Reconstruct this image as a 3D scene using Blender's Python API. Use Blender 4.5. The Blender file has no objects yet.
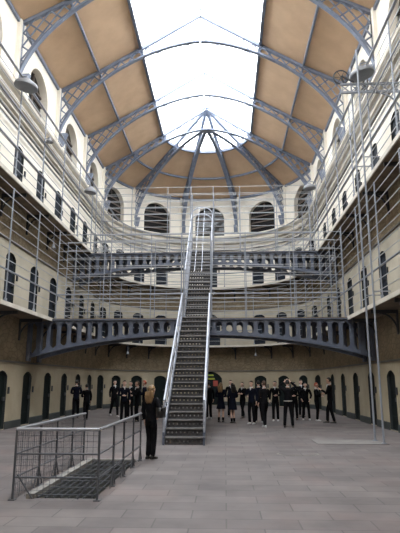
import bpy, math, random
from mathutils import Vector, Matrix
random.seed(7)
PI=math.pi; R_=math.radians
C=bpy.context.scene.collection
sc=bpy.context.scene

# ------------------------------------------------------------------ layout
XC,YC,R=-1.08,33.0,7.1          # hall axis, centre of the round end, half width
YN=-6.0                         # rear wall of the hall
Z1,Z2=4.3,8.65                  # gallery floors
ZT=16.0                         # top of the walls
LS=YC-YN; LA=PI*R
ROOF=[(0,20.15),(3.0,18.3),(5.1,17.05),(7.1,16.0),(8.3,15.4)]
def roofz(r):
    for (a,za),(b,zb) in zip(ROOF,ROOF[1:]):
        if r<=b: return za+(zb-za)*(r-a)/(b-a)
    return ROOF[-1][1]
# path round the hall: s=0 at the front of the left wall, round the end, back along the right wall
def pt(s,off=0.0,z=0.0):
    r=R-off
    if s<=LS: return Vector((XC-r,YN+s,z))
    if s<=LS+LA:
        a=(s-LS)/R
        return Vector((XC-r*math.cos(a),YC+r*math.sin(a),z))
    return Vector((XC+r,YC-(s-LS-LA),z))
def sL(y): return y-YN
def sA(deg): return LS+R*R_(90+deg)      # deg from the hall axis, right positive
def sR(y): return LS+LA+(YC-y)
STOT=2*LS+LA
def ssteps(s0,s1,da=R_(3.0),ds=1.5):
    out=[s0]; s=s0
    while s<s1-1e-6:
        inarc=(LS-1e-6<=s<LS+LA-1e-6)
        if s<LS-1e-6: n=min(s+ds,LS)
        elif inarc: n=min(s+R*da,LS+LA)
        else: n=s+ds
        s=min(n,s1); out.append(s)
    return out

# ------------------------------------------------------------------ materials
def mat(name,col,rough=0.6,metal=0.0,col2=None,scale=3.0,detail=5,bump=0.0,bscale=None,stretch=(1,1,1),spec=None,coords='Object'):
    m=bpy.data.materials.new(name); m.use_nodes=True
    nt=m.node_tree; b=nt.nodes['Principled BSDF']
    b.inputs['Base Color'].default_value=(*col,1); b.inputs['Roughness'].default_value=rough; b.inputs['Metallic'].default_value=metal
    if spec is not None: b.inputs['Specular IOR Level'].default_value=spec
    tc=nt.nodes.new('ShaderNodeTexCoord'); mp=nt.nodes.new('ShaderNodeMapping'); mp.inputs['Scale'].default_value=stretch
    nt.links.new(tc.outputs[coords],mp.inputs[0])
    if col2:
        n=nt.nodes.new('ShaderNodeTexNoise'); n.inputs['Scale'].default_value=scale; n.inputs['Detail'].default_value=detail
        nt.links.new(mp.outputs[0],n.inputs['Vector'])
        r=nt.nodes.new('ShaderNodeValToRGB'); r.color_ramp.elements[0].position=.35; r.color_ramp.elements[1].position=.65
        r.color_ramp.elements[0].color=(*col,1); r.color_ramp.elements[1].color=(*col2,1)
        nt.links.new(n.outputs['Fac'],r.inputs[0]); nt.links.new(r.outputs[0],b.inputs['Base Color'])
    if bump:
        n2=nt.nodes.new('ShaderNodeTexNoise'); n2.inputs['Scale'].default_value=bscale or scale*3; n2.inputs['Detail'].default_value=6
        nt.links.new(mp.outputs[0],n2.inputs['Vector'])
        bp=nt.nodes.new('ShaderNodeBump'); bp.inputs['Strength'].default_value=bump; bp.inputs['Distance'].default_value=.03
        nt.links.new(n2.outputs['Fac'],bp.inputs['Height']); nt.links.new(bp.outputs[0],b.inputs['Normal'])
    return m
M={}
M['lime']=mat('dim limewash',(.33,.28,.195),.9,col2=(.42,.36,.26),scale=.8,bump=.5,bscale=5)  # ground storey plaster: the dimmer light down there is put into the colour
M['half_lit']=mat('half lit limewash',(.43,.39,.31),.9,col2=(.51,.465,.375),scale=.8,bump=.5,bscale=5)  # same plaster one storey up, in-between light level put into the colour
M['white']=mat('skylit plaster',(.79,.74,.65),.85,col2=(.86,.81,.72),scale=.7,bump=.3,bscale=4)  # same plaster at the top: skylight brightness is put into the colour
M['fascia']=mat('painted fascia',(.62,.58,.51),.7,col2=(.52,.48,.41),scale=2)
M['door_low']=mat('black green door paint',(.006,.011,.011),.6,spec=.2,col2=(.011,.017,.017),scale=2)
M['door_up']=mat('blue black door paint',(.011,.016,.026),.6,spec=.25,col2=(.018,.025,.038),scale=2)
M['reveal']=mat('dark painted reveal',(.025,.03,.032),.8)
M['iron']=mat('blue grey iron paint',(.075,.088,.125),.45,col2=(.11,.125,.165),scale=4,bump=.15,bscale=20)
M['truss']=mat('pale blue grey truss paint',(.14,.165,.23),.5,col2=(.19,.22,.29),scale=4)
M['wire']=mat('grey wire',(.36,.37,.39),.5,metal=.2)
M['post']=mat('grey post paint',(.22,.24,.28),.5,col2=(.27,.29,.33),scale=5)
M['silver']=mat('galvanised rail',(.42,.44,.50),.45,metal=.3,col2=(.33,.35,.41),scale=9)
M['tread']=mat('worn dark tread iron',(.04,.038,.040),.6,col2=(.07,.066,.068),scale=8,metal=.2)
M['nosing']=mat('worn nosing',(.25,.24,.24),.5,col2=(.16,.155,.155),scale=9)
M['dark']=mat('dark bracket iron',(.035,.038,.045),.55)
M['under']=mat('gallery boards',(.20,.15,.10),.8,col2=(.13,.10,.07),scale=2,stretch=(1,1,1),bump=.2)
M['glassdark']=mat('dark window glass',(.012,.013,.015),.25)
M['slat']=mat('brown window slat',(.12,.09,.075),.7)
M['skirt']=mat('dark green skirting paint',(.035,.045,.045),.6,col2=(.055,.06,.06),scale=3)
M['pipe']=mat('grey conduit',(.13,.12,.11),.6)
M['lamp']=mat('grey enamel shade',(.22,.225,.24),.45,col2=(.17,.175,.19),scale=3)
M['lampin']=mat('shade inner',(.13,.135,.15),.5)
M['kerb']=mat('pale stone kerb',(.18,.172,.16),.8,col2=(.25,.235,.215),scale=5,bump=.3)
M['pit']=mat('dark pit stone',(.08,.08,.08),.9,col2=(.12,.12,.11),scale=3)
M['fence']=mat('grey steel fence',(.11,.115,.13),.4,metal=.4)
M['rail']=mat('worn steel handrail',(.36,.37,.40),.35,metal=.5)
M['glowglass']=mat('yellow green glass',(.45,.48,.06),.4,col2=(.15,.3,.05),scale=3)
M['red']=mat('red panel paint',(.35,.06,.04),.5)
M['slab']=mat('paler flagstone',(.15,.138,.134),.75,col2=(.18,.167,.158),scale=3)
M['plaque']=mat('pale plaque paint',(.42,.40,.37),.7)
M['skin']=mat('skin',(.55,.33,.24),.55)
M['skinpale']=mat('pale skin',(.66,.43,.34),.55)
M['cloth_black']=mat('black wool',(.004,.004,.005),1,spec=.12,col2=(.008,.008,.010),scale=10)
M['cloth_navy']=mat('navy wool',(.005,.006,.013),1,spec=.12,col2=(.009,.011,.02),scale=10)
M['cloth_grey']=mat('charcoal cloth',(.035,.035,.04),.9,col2=(.05,.05,.055),scale=10)
M['shirt']=mat('white shirt',(.72,.72,.74),.8)
M['shoe']=mat('black shoe leather',(.012,.011,.010),.35)
M['trainer']=mat('white trainer',(.6,.6,.6),.6)
M['hair_dark']=mat('dark hair',(.012,.009,.007),.6)
M['hair_brown']=mat('brown hair',(.07,.035,.018),.6,col2=(.045,.022,.012),scale=12)
M['hair_blonde']=mat('blonde hair',(.27,.165,.075),.55,col2=(.14,.08,.035),scale=14,stretch=(1,1,.2))
M['hair_red']=mat('red hair',(.35,.07,.03),.6)
M['eye']=mat('eye',(.03,.02,.02),.2)

def rubble_wall(name,c1,c2,mortar,sc_=1.0):
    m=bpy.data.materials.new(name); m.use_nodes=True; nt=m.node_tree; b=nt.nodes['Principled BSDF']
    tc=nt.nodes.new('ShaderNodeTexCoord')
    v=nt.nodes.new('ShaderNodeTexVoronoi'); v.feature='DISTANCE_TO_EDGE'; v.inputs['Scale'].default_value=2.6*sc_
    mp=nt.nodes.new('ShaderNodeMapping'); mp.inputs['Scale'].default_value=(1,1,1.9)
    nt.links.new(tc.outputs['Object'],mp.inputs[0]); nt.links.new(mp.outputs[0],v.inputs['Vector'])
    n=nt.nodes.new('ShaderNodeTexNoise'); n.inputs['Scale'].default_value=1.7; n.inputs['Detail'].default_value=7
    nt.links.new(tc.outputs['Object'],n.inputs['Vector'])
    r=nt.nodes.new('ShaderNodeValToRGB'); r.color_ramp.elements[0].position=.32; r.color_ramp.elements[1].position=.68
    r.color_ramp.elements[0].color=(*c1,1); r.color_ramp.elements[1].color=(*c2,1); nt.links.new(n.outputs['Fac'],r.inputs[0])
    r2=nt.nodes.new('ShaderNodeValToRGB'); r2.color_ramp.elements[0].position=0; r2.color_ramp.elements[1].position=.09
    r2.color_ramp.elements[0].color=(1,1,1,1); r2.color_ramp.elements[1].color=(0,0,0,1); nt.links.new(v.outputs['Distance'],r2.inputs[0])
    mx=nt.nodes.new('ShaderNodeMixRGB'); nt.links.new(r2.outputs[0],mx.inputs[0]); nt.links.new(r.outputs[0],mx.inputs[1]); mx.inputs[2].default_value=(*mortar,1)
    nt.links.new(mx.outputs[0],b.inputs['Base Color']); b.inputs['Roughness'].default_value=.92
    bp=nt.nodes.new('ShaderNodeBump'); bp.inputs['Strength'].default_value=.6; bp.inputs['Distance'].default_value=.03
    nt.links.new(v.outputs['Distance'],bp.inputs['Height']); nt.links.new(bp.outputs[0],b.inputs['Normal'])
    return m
M['stone']=rubble_wall('brown rubble pattern',(.20,.155,.10),(.29,.23,.15),(.16,.125,.08))  # brown cell-patterned finish above the doors, darker than the plaster below it

def floor_mat():
    m=bpy.data.materials.new('flagstones'); m.use_nodes=True; nt=m.node_tree; b=nt.nodes['Principled BSDF']
    tc=nt.nodes.new('ShaderNodeTexCoord')
    br=nt.nodes.new('ShaderNodeTexBrick'); br.inputs['Scale'].default_value=1.0
    br.inputs['Brick Width'].default_value=.92; br.inputs['Row Height'].default_value=.46; br.inputs['Mortar Size'].default_value=.012
    br.inputs['Mortar Smooth'].default_value=.4; br.inputs['Bias'].default_value=.1
    br.inputs['Color1'].default_value=(.118,.105,.106,1); br.inputs['Color2'].default_value=(.162,.147,.144,1); br.inputs['Mortar'].default_value=(.085,.078,.078,1)
    nt.links.new(tc.outputs['Object'],br.inputs['Vector'])
    n=nt.nodes.new('ShaderNodeTexNoise'); n.inputs['Scale'].default_value=.9; n.inputs['Detail'].default_value=8; n.inputs['Roughness'].default_value=.6
    nt.links.new(tc.outputs['Object'],n.inputs['Vector'])
    r=nt.nodes.new('ShaderNodeValToRGB'); r.color_ramp.elements[0].position=.3; r.color_ramp.elements[1].position=.72
    r.color_ramp.elements[0].color=(.66,.63,.64,1); r.color_ramp.elements[1].color=(1.12,1.1,1.08,1); nt.links.new(n.outputs['Fac'],r.inputs[0])
    mx=nt.nodes.new('ShaderNodeMixRGB'); mx.blend_type='MULTIPLY'; mx.inputs[0].default_value=1
    nt.links.new(br.outputs['Color'],mx.inputs[1]); nt.links.new(r.outputs[0],mx.inputs[2])
    # reddish worn stains
    n2=nt.nodes.new('ShaderNodeTexNoise'); n2.inputs['Scale'].default_value=.55; n2.inputs['Detail'].default_value=3
    mp=nt.nodes.new('ShaderNodeMapping'); mp.inputs['Location'].default_value=(3.1,1.2,0); nt.links.new(tc.outputs['Object'],mp.inputs[0]); nt.links.new(mp.outputs[0],n2.inputs['Vector'])
    r3=nt.nodes.new('ShaderNodeValToRGB'); r3.color_ramp.elements[0].position=.53; r3.color_ramp.elements[1].position=.75
    r3.color_ramp.elements[0].color=(0,0,0,1); r3.color_ramp.elements[1].color=(.45,.45,.45,1); nt.links.new(n2.outputs['Fac'],r3.inputs[0])
    mx2=nt.nodes.new('ShaderNodeMixRGB'); nt.links.new(r3.outputs[0],mx2.inputs[0]); nt.links.new(mx.outputs[0],mx2.inputs[1]); mx2.inputs[2].default_value=(.19,.13,.12,1)
    nt.links.new(mx2.outputs[0],b.inputs['Base Color'])
    b.inputs['Roughness'].default_value=.62; b.inputs['Specular IOR Level'].default_value=.35
    bp=nt.nodes.new('ShaderNodeBump'); bp.inputs['Strength'].default_value=.25; bp.inputs['Distance'].default_value=.02
    nt.links.new(n.outputs['Fac'],bp.inputs['Height']); nt.links.new(bp.outputs[0],b.inputs['Normal'])
    return m
M['floor']=floor_mat()
def ceil_mat():
    m=mat('tan ceiling boards',(.58,.40,.26),.6,col2=(.66,.47,.31),scale=1.2,detail=6,bump=.06,bscale=6)
    return m
M['ceil']=ceil_mat()
def glass_mat():
    m=bpy.data.materials.new('skylight glass'); m.use_nodes=True; nt=m.node_tree
    nt.nodes.remove(nt.nodes['Principled BSDF']); out=nt.nodes['Material Output']
    t=nt.nodes.new('ShaderNodeBsdfTransparent'); t.inputs[0].default_value=(.93,.96,.97,1)
    g=nt.nodes.new('ShaderNodeBsdfGlossy'); g.inputs['Roughness'].default_value=.05
    mx=nt.nodes.new('ShaderNodeMixShader'); mx.inputs[0].default_value=.06
    nt.links.new(t.outputs[0],mx.inputs[1]); nt.links.new(g.outputs[0],mx.inputs[2]); nt.links.new(mx.outputs[0],out.inputs[0])
    return m
M['glass']=glass_mat()
def emis(name,col,st):
    m=bpy.data.materials.new(name); m.use_nodes=True; b=m.node_tree.nodes['Principled BSDF']
    b.inputs['Emission Color'].default_value=(*col,1); b.inputs['Emission Strength'].default_value=st; b.inputs['Base Color'].default_value=(*col,1); return m
M['bulb']=emis('lit bulb',(1,.97,.9),6)

# ------------------------------------------------------------------ mesh builder
class MB:
    def __init__(s): s.v=[]; s.f=[]; s.m=[]; s.smooth=False
    def face(s,idx,m=0): s.f.append(tuple(idx)); s.m.append(m)
    def quad(s,a,b,c,d,m=0):
        n=len(s.v); s.v+= [tuple(a),tuple(b),tuple(c),tuple(d)]; s.face((n,n+1,n+2,n+3),m)
    def hexa(s,p,m=0):   # 8 corners: bottom ring 0-3, top ring 4-7
        n=len(s.v); s.v+=[tuple(q) for q in p]
        for f in ((0,3,2,1),(4,5,6,7),(0,1,5,4),(1,2,6,5),(2,3,7,6),(3,0,4,7)): s.face([n+i for i in f],m)
    def box(s,x0,x1,y0,y1,z0,z1,m=0):
        s.hexa([(x0,y0,z0),(x1,y0,z0),(x1,y1,z0),(x0,y1,z0),(x0,y0,z1),(x1,y0,z1),(x1,y1,z1),(x0,y1,z1)],m)
    def bar(s,a,b,w,h,up=(0,0,1),m=0):   # w across, h along up
        a=Vector(a); b=Vector(b); d=(b-a).normalized(); up=Vector(up)
        x=d.cross(up)
        if x.length<1e-4: x=d.cross(Vector((1,0,0)))
        x.normalize(); u=x.cross(d).normalized(); x*=w/2; u*=h/2
        s.hexa([a-x-u,a+x-u,b+x-u,b-x-u,a-x+u,a+x+u,b+x+u,b-x+u],m)
    def tube(s,pts,r,n=6,m=0,cap=True,closed=False):
        pts=[Vector(p) for p in pts]; rs=r if isinstance(r,(list,tuple)) else [r]*len(pts)
        base=len(s.v); k=len(pts)
        for i,p in enumerate(pts):
            if closed: d=(pts[(i+1)%k]-pts[i-1])
            else: d=pts[min(i+1,k-1)]-pts[max(i-1,0)]
            d.normalize(); ref=Vector((0,0,1)) if abs(d.z)<.95 else Vector((0,1,0))
            x=d.cross(ref).normalized(); y=x.cross(d)
            for j in range(n):
                a=2*PI*j/n+PI/n; s.v.append(tuple(p+(x*math.cos(a)+y*math.sin(a))*rs[i]))
        for i in range(k if closed else k-1):
            i2=(i+1)%k
            for j in range(n):
                s.face((base+i*n+j,base+i*n+(j+1)%n,base+i2*n+(j+1)%n,base+i2*n+j),m)
        if cap and not closed:
            s.face([base+j for j in range(n)][::-1],m); s.face([base+(k-1)*n+j for j in range(n)],m)
    def lathe(s,c,prof,n=20,m=0,axis='z'):
        base=len(s.v); c=Vector(c)
        for (r,z) in prof:
            for j in range(n):
                a=2*PI*j/n; s.v.append(tuple(c+Vector((r*math.cos(a),r*math.sin(a),z))))
        for i in range(len(prof)-1):
            for j in range(n): s.face((base+i*n+j,base+i*n+(j+1)%n,base+(i+1)*n+(j+1)%n,base+(i+1)*n+j),m)
    def sweep(s,s0,s1,prof,m=0,closed=True,caps=True,mats=None,ds=1.5):
        ss=ssteps(s0,s1,ds=ds); base=len(s.v); k=len(prof)
        for t in ss:
            for (o,z) in prof: s.v.append(tuple(pt(t,o,z)))
        for i in range(len(ss)-1):
            for j in range(k if closed else k-1):
                j2=(j+1)%k
                s.face((base+i*k+j,base+(i+1)*k+j,base+(i+1)*k+j2,base+i*k+j2),mats[j] if mats else m)
        if caps and closed:
            s.face([base+j for j in range(k)],m); s.face([base+(len(ss)-1)*k+j for j in range(k)][::-1],m)
    def build(s,name,mats,parent=None,smooth=False,link=True):
        me=bpy.data.meshes.new(name); me.from_pydata([tuple(v) for v in s.v],[],s.f)
        if not isinstance(mats,(list,tuple)): mats=[mats]
        for x in mats: me.materials.append(x)
        if len(mats)>1: me.polygons.foreach_set('material_index',s.m)
        if smooth: me.polygons.foreach_set('use_smooth',[True]*len(me.polygons))
        me.validate(); me.update()
        return link_mesh(name,me,parent)
def link_mesh(name,me,parent=None):
    o=bpy.data.objects.new(name,me); C.objects.link(o)
    if parent is not None:
        o.parent=parent
        # meshes are written in world space: cancel the parent's transform
        mw=Matrix.Translation(parent['_loc']) if '_loc' in parent.keys() else Matrix()
        o.matrix_parent_inverse=mw.inverted()
    return o
def thing(name,label,cat,loc=(0,0,0),group=None):
    o=bpy.data.objects.new(name,None); C.objects.link(o); o.location=loc; o['_loc']=list(loc); o.empty_display_size=.2
    o['label']=label; o['category']=cat
    if group: o['group']=group
    return o
def tag(o,label,cat,group=None,kind=None):
    o['label']=label; o['category']=cat
    if group: o['group']=group
    if kind: o['kind']=kind
    return o
def struct(o): o['kind']='structure'; return o

# polygon-with-hole panels in (u,v), mapped by fn
def arch_inside(cx,zb,w,h,rise):
    # rectangle with a segmental arch on top; rise = arch height
    hw=w/2; zs=zb+h-rise; rad=(hw*hw+rise*rise)/(2*rise); zc=zs+rise-rad
    def f(u,v):
        if abs(u-cx)>hw or v<zb: return False
        return v<=zs or ((u-cx)**2+(v-zc)**2<=rad*rad and v>zs-1e-9)
    return f,(cx,zb+h*.5)
def slot_inside(cx,cz,w,h):
    r=w/2; hh=max(h/2-r,0)
    def f(u,v):
        dv=max(abs(v-cz)-hh,0); return (u-cx)**2+dv*dv<=r*r
    return f,(cx,cz)
def radial(inside,c,a,rmax=6):
    lo,hi=0,rmax; ca,sa=math.cos(a),math.sin(a)
    for _ in range(22):
        mid=(lo+hi)/2
        if inside(c[0]+ca*mid,c[1]+sa*mid): lo=mid
        else: hi=mid
    return (c[0]+ca*lo,c[1]+sa*lo)
def holed(mb,u0,u1,v0f,v1f,inside,c,fn,m=0,mr=0,depth=None,n=36,extra=()):
    """v0f,v1f: callables or floats giving lower/upper boundary; fn(u,v,d) maps; depth: reveal depth"""
    f0=v0f if callable(v0f) else (lambda u:v0f); f1=v1f if callable(v1f) else (lambda u:v1f)
    outin=lambda u,v: u0<=u<=u1 and f0(u)<=v<=f1(u)
    angs=[2*PI*i/n for i in range(n)]
    for (u,v) in ((u0,f0(u0)),(u1,f0(u1)),(u1,f1(u1)),(u0,f1(u0)))+tuple(extra): angs.append(math.atan2(v-c[1],u-c[0])%(2*PI))
    angs=sorted(set(round(a,5) for a in angs))
    inn=[radial(inside,c,a) for a in angs]; out=[radial(outin,c,a,12) for a in angs]
    k=len(angs); b=len(mb.v)
    for p in out: mb.v.append(tuple(fn(p[0],p[1],0)))
    for p in inn: mb.v.append(tuple(fn(p[0],p[1],0)))
    for i in range(k):
        j=(i+1)%k; mb.face((b+i,b+j,b+k+j,b+k+i),m)
    if depth:
        b2=len(mb.v)
        for p in inn: mb.v.append(tuple(fn(p[0],p[1],depth)))
        for i in range(k):
            j=(i+1)%k; mb.face((b+k+i,b+k+j,b2+j,b2+i),mr)
    return inn

# ------------------------------------------------------------------ walls
LY=[16.8+2.55*i for i in range(7)]             # door centres on the left wall
RY=[14.5+2.65*i for i in range(7)]             # and on the right
AD=[-79,-63,-47,-31,0,31,47,63,79]
doors=[('left',sL(y),False) for y in LY]+[('end',sA(a),a==0) for a in AD]+[('right',sR(y),False) for y in reversed(RY)]
sd=[d[1] for d in doors]
def bounds(centres,s0,s1,half):
    """cells: list of (a,b,centre or None) covering s0..s1"""
    cells=[]; cur=s0
    for i,c in enumerate(centres):
        a=c-half; b=c+half
        if i>0: a=max(a,(centres[i-1]+c)/2)
        if i<len(centres)-1: b=min(b,(centres[i+1]+c)/2)
        if a>cur+1e-4: cells.append((cur,a,None))
        cells.append((max(a,cur),b,c)); cur=b
    if cur<s1-1e-4: cells.append((cur,s1,None))
    return cells
walls={'left':MB(),'end':MB(),'right':MB()}
WM=[M['lime'],M['stone'],M['white'],M['reveal'],M['half_lit']]  # lime, half_lit, white: one plaster at three painted light levels; stone: brown pattern
def side(s): return 'left' if s<LS-.0 else ('end' if s<LS+LA else 'right')
def plain(s0,s1,z0,z1,m):
    cuts=[s0]+[c for c in (LS,LS+LA) if s0<c<s1]+[s1]
    for a,b in zip(cuts,cuts[1:]):
        w=walls[side((a+b)/2)]
        w.sweep(a,b,[(0,z0),(0,z1)],m,closed=False,ds=2)
fnw=lambda u,v,d: pt(u,-d,v)
LIME,BROWN,SKYLIT,REV,HALF_LIT=0,1,2,3,4
levels=[dict(z0=0,z1=2.5,zb=.03,h=2.1,m=LIME),dict(z0=Z1,z1=6.95,zb=Z1+.04,h=2.25,m=HALF_LIT),dict(z0=Z2,z1=12.3,zb=Z2+.04,h=2.3,m=SKYLIT)]
nd=0
door_specs=[]
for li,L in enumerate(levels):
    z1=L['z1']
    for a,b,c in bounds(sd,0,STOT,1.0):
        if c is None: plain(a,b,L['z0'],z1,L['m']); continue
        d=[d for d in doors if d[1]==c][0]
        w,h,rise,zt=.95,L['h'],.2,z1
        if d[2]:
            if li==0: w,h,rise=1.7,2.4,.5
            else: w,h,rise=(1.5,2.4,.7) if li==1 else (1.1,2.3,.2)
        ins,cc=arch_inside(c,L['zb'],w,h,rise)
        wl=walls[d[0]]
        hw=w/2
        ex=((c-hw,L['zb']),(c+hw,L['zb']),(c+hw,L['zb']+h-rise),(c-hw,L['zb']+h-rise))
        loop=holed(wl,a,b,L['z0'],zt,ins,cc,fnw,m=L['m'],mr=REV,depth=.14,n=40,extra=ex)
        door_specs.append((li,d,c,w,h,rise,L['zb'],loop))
plain(0,STOT,2.5,Z1,BROWN); plain(0,STOT,6.95,Z2,BROWN)
# clerestory
TY=[18.4,23.5,28.6]                     # frames of the roof
TA=[-87,-52,-17.5,17.5,52,87]
WYs=[15.85,20.95,26.05,31.1]
wins=[sL(y) for y in WYs]+[sA(a) for a in (-70,-35,0,35,70)]+[sR(y) for y in reversed(WYs)]
win_specs=[]
for a,b,c in bounds(wins,0,STOT,2.0):
    if c is None: plain(a,b,12.3,ZT+.02,SKYLIT); continue
    ins,cc=arch_inside(c,12.95,2.3,2.4,1.14)
    ex=((c-1.15,12.95),(c+1.15,12.95))
    cuts_side=side(c)
    loop=holed(walls[cuts_side],a,b,12.3,ZT+.02,ins,(c,13.9),fnw,m=SKYLIT,mr=SKYLIT,depth=.38,n=48,extra=ex)
    win_specs.append((c,loop))
# piers carrying the frames
def pier(s,sidekey):
    w=walls[sidekey]
    for (a,b,o,z0,z1) in ((s-.24,s+.24,.16,12.75,ZT),(s-.32,s+.32,.24,12.75,13.05)):
        w.hexa([pt(a,-.02,z0),pt(b,-.02,z0),pt(b,o,z0),pt(a,o,z0),pt(a,-.02,z1),pt(b,-.02,z1),pt(b,o,z1),pt(a,o,z1)],SKYLIT)
for y in TY: pier(sL(y),'left'); pier(sR(y),'right')
for a in TA: pier(sA(a),'end')
# outer shell of each wall
for k,(a,b) in dict(left=(0,LS),end=(LS,LS+LA),right=(LS+LA,STOT)).items():
    walls[k].sweep(a,b,[(-1.05,-.1),(-1.05,15.5)],BROWN,closed=False)
for k,w in walls.items(): struct(w.build('wall_'+k,WM))
w=MB(); w.box(XC-R-1,XC+R+1,YN-.3,YN,-.1,20.3); struct(w.build('wall_back',[M['lime']]))

# door leaves
HINT=[M['door_low'],M['door_up'],M['door_up']]
for i,(li,d,c,w,h,rise,zb,loop) in enumerate(door_specs):
    mb=MB(); n=len(mb.v); k=len(loop)
    wide=d[2] and li==0
    dep=.10
    for q in (dep,dep+.05):
        for p in loop: mb.v.append(tuple(pt(p[0],-q,p[1])))
    mb.face(list(range(k))); mb.face([k+j for j in range(k)][::-1])
    for j in range(k): mb.face((j,(j+1)%k,k+(j+1)%k,k+j))
    # ledges and boards of the door
    hw=w/2
    for zz in (.35,1.15,h-.45): 
        mb.hexa([pt(c-hw+.08,-dep-.0,zb+zz),pt(c+hw-.08,-dep,zb+zz),pt(c+hw-.08,-dep+.03,zb+zz),pt(c-hw+.08,-dep+.03,zb+zz)]+
                [pt(c-hw+.08,-dep,zb+zz+.13),pt(c+hw-.08,-dep,zb+zz+.13),pt(c+hw-.08,-dep+.03,zb+zz+.13),pt(c-hw+.08,-dep+.03,zb+zz+.13)])
    o=struct(mb.build('door_%d'%(i+1),[HINT[li]]))
    if d[2] and li==0:
        f=MB()      # coloured fanlight and a red notice in the wide doorway
        f.hexa([pt(c-.5,-dep+.02,zb+1.82),pt(c+.35,-dep+.02,zb+1.82),pt(c+.35,-dep+.05,zb+1.82),pt(c-.5,-dep+.05,zb+1.82),
                pt(c-.3,-dep+.02,zb+2.2),pt(c+.2,-dep+.02,zb+2.2),pt(c+.2,-dep+.05,zb+2.2),pt(c-.3,-dep+.05,zb+2.2)])
        f.build('fanlight',[M['glowglass']],o)
        f=MB(); f.hexa([pt(c+.2,-dep+.02,zb+1.35),pt(c+.55,-dep+.02,zb+1.35),pt(c+.55,-dep+.05,zb+1.35),pt(c+.2,-dep+.05,zb+1.35),
                pt(c+.2,-dep+.02,zb+1.75),pt(c+.55,-dep+.02,zb+1.75),pt(c+.55,-dep+.05,zb+1.75),pt(c+.2,-dep+.05,zb+1.75)])
        f.build('notice',[M['red']],o)
    else:
        f=MB()
        f.hexa([pt(c+hw-.22,-dep+.03,zb+1.0),pt(c+hw-.06,-dep+.03,zb+1.0),pt(c+hw-.06,-dep+.09,zb+1.0),pt(c+hw-.22,-dep+.09,zb+1.0),
                pt(c+hw-.22,-dep+.03,zb+1.14),pt(c+hw-.06,-dep+.03,zb+1.14),pt(c+hw-.06,-dep+.09,zb+1.14),pt(c+hw-.22,-dep+.09,zb+1.14)])
        f.build('lock_box',[M['dark']],o)
        f=MB()      # bolt box on the wall beside the door
        sgn=1
        a,b=c+hw+.1,c+hw+.2
        f.hexa([pt(a,0,zb+1.25),pt(b,0,zb+1.25),pt(b,.05,zb+1.25),pt(a,.05,zb+1.25),pt(a,0,zb+1.5),pt(b,0,zb+1.5),pt(b,.05,zb+1.5),pt(a,.05,zb+1.5)])
        f.build('bolt_box',[M['dark']],o)
# windows
for i,(c,loop) in enumerate(win_specs):
    mb=MB(); k=len(loop)
    for q in (.34,.40):
        for p in loop: mb.v.append(tuple(pt(p[0],-q,p[1])))
    mb.face(list(range(k))); mb.face([k+j for j in range(k)][::-1])
    for j in range(k): mb.face((j,(j+1)%k,k+(j+1)%k,k+j))
    o=struct(mb.build('window_%d'%(i+1),[M['glassdark']]))
    fr=MB()
    for zz in (13.35,13.8,14.25,14.65):
        hw=1.13 if zz<14.2 else math.sqrt(max(1.13**2-(zz-14.21)**2,.01))
        fr.bar(pt(c-hw,-.3,zz),pt(c+hw,-.3,zz),.06,.09)
    fr.bar(pt(c,-.31,12.97),pt(c,-.31,15.3),.07,.07,up=(0,1,0))
    fr.build('window_slats',[M['slat']],o)

# baseboards, string courses
for nm,a,b in (('left',0,LS),('end',LS,LS+LA),('right',LS+LA,STOT)):
    mb=MB(); prev=a
    for (li,d,c,w,h,rise,zb,loop) in door_specs:
        if li==0 and a<=c<b:
            if c-w/2-.02>prev: mb.sweep(prev,c-w/2-.02,[(-.01,0),(.03,0),(.03,.26),(-.01,.28)])
            prev=c+w/2+.02
    if prev<b: mb.sweep(prev,b,[(-.01,0),(.03,0),(.03,.26),(-.01,.28)])
    struct(mb.build('baseboard_'+nm,[M['skirt']]))
mb=MB()
mb.sweep(0,STOT,[(-.01,12.0),(.14,12.0),(.16,12.12),(.30,12.22),(.32,12.34),(.2,12.42),(.2,12.56),(.4,12.66),(.42,12.76),(-.01,12.84)])
struct(mb.build('trim_1',[M['fascia']]))
for i,z in enumerate((2.44,6.98)):
    mb=MB(); mb.sweep(0,STOT,[(0,z),(.05,z),(.05,z+.06),(0,z+.07)],ds=3)
    struct(mb.build('trim_%d'%(i+2),[M['pipe']]))

# floor with the stairwell opening
FX0,FX1,FY0,FY1=-2.92,-2.0,8.48,12.2
mb=MB(); zf=0
xs=[-12,FX0,FX1,10]; ys=[YN-.3,FY0,FY1,42]
for i in range(3):
    for j in range(3):
        if i==1 and j==1: continue
        mb.quad((xs[i],ys[j],0),(xs[i+1],ys[j],0),(xs[i+1],ys[j+1],0),(xs[i],ys[j+1],0))
D=2.6
mb.quad((FX0,FY0,0),(FX0,FY1,0),(FX0,FY1,-D),(FX0,FY0,-D),1); mb.quad((FX1,FY0,0),(FX1,FY0,-D),(FX1,FY1,-D),(FX1,FY1,0),1)
mb.quad((FX0,FY0,0),(FX0,FY0,-D),(FX1,FY0,-D),(FX1,FY0,0),1); mb.quad((FX0,FY1,0),(FX1,FY1,0),(FX1,FY1,-D),(FX0,FY1,-D),1)
mb.quad((FX0,FY0,-D),(FX0,FY1,-D),(FX1,FY1,-D),(FX1,FY0,-D),1)
struct(mb.build('floor',[M['floor'],M['pit']]))
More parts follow.
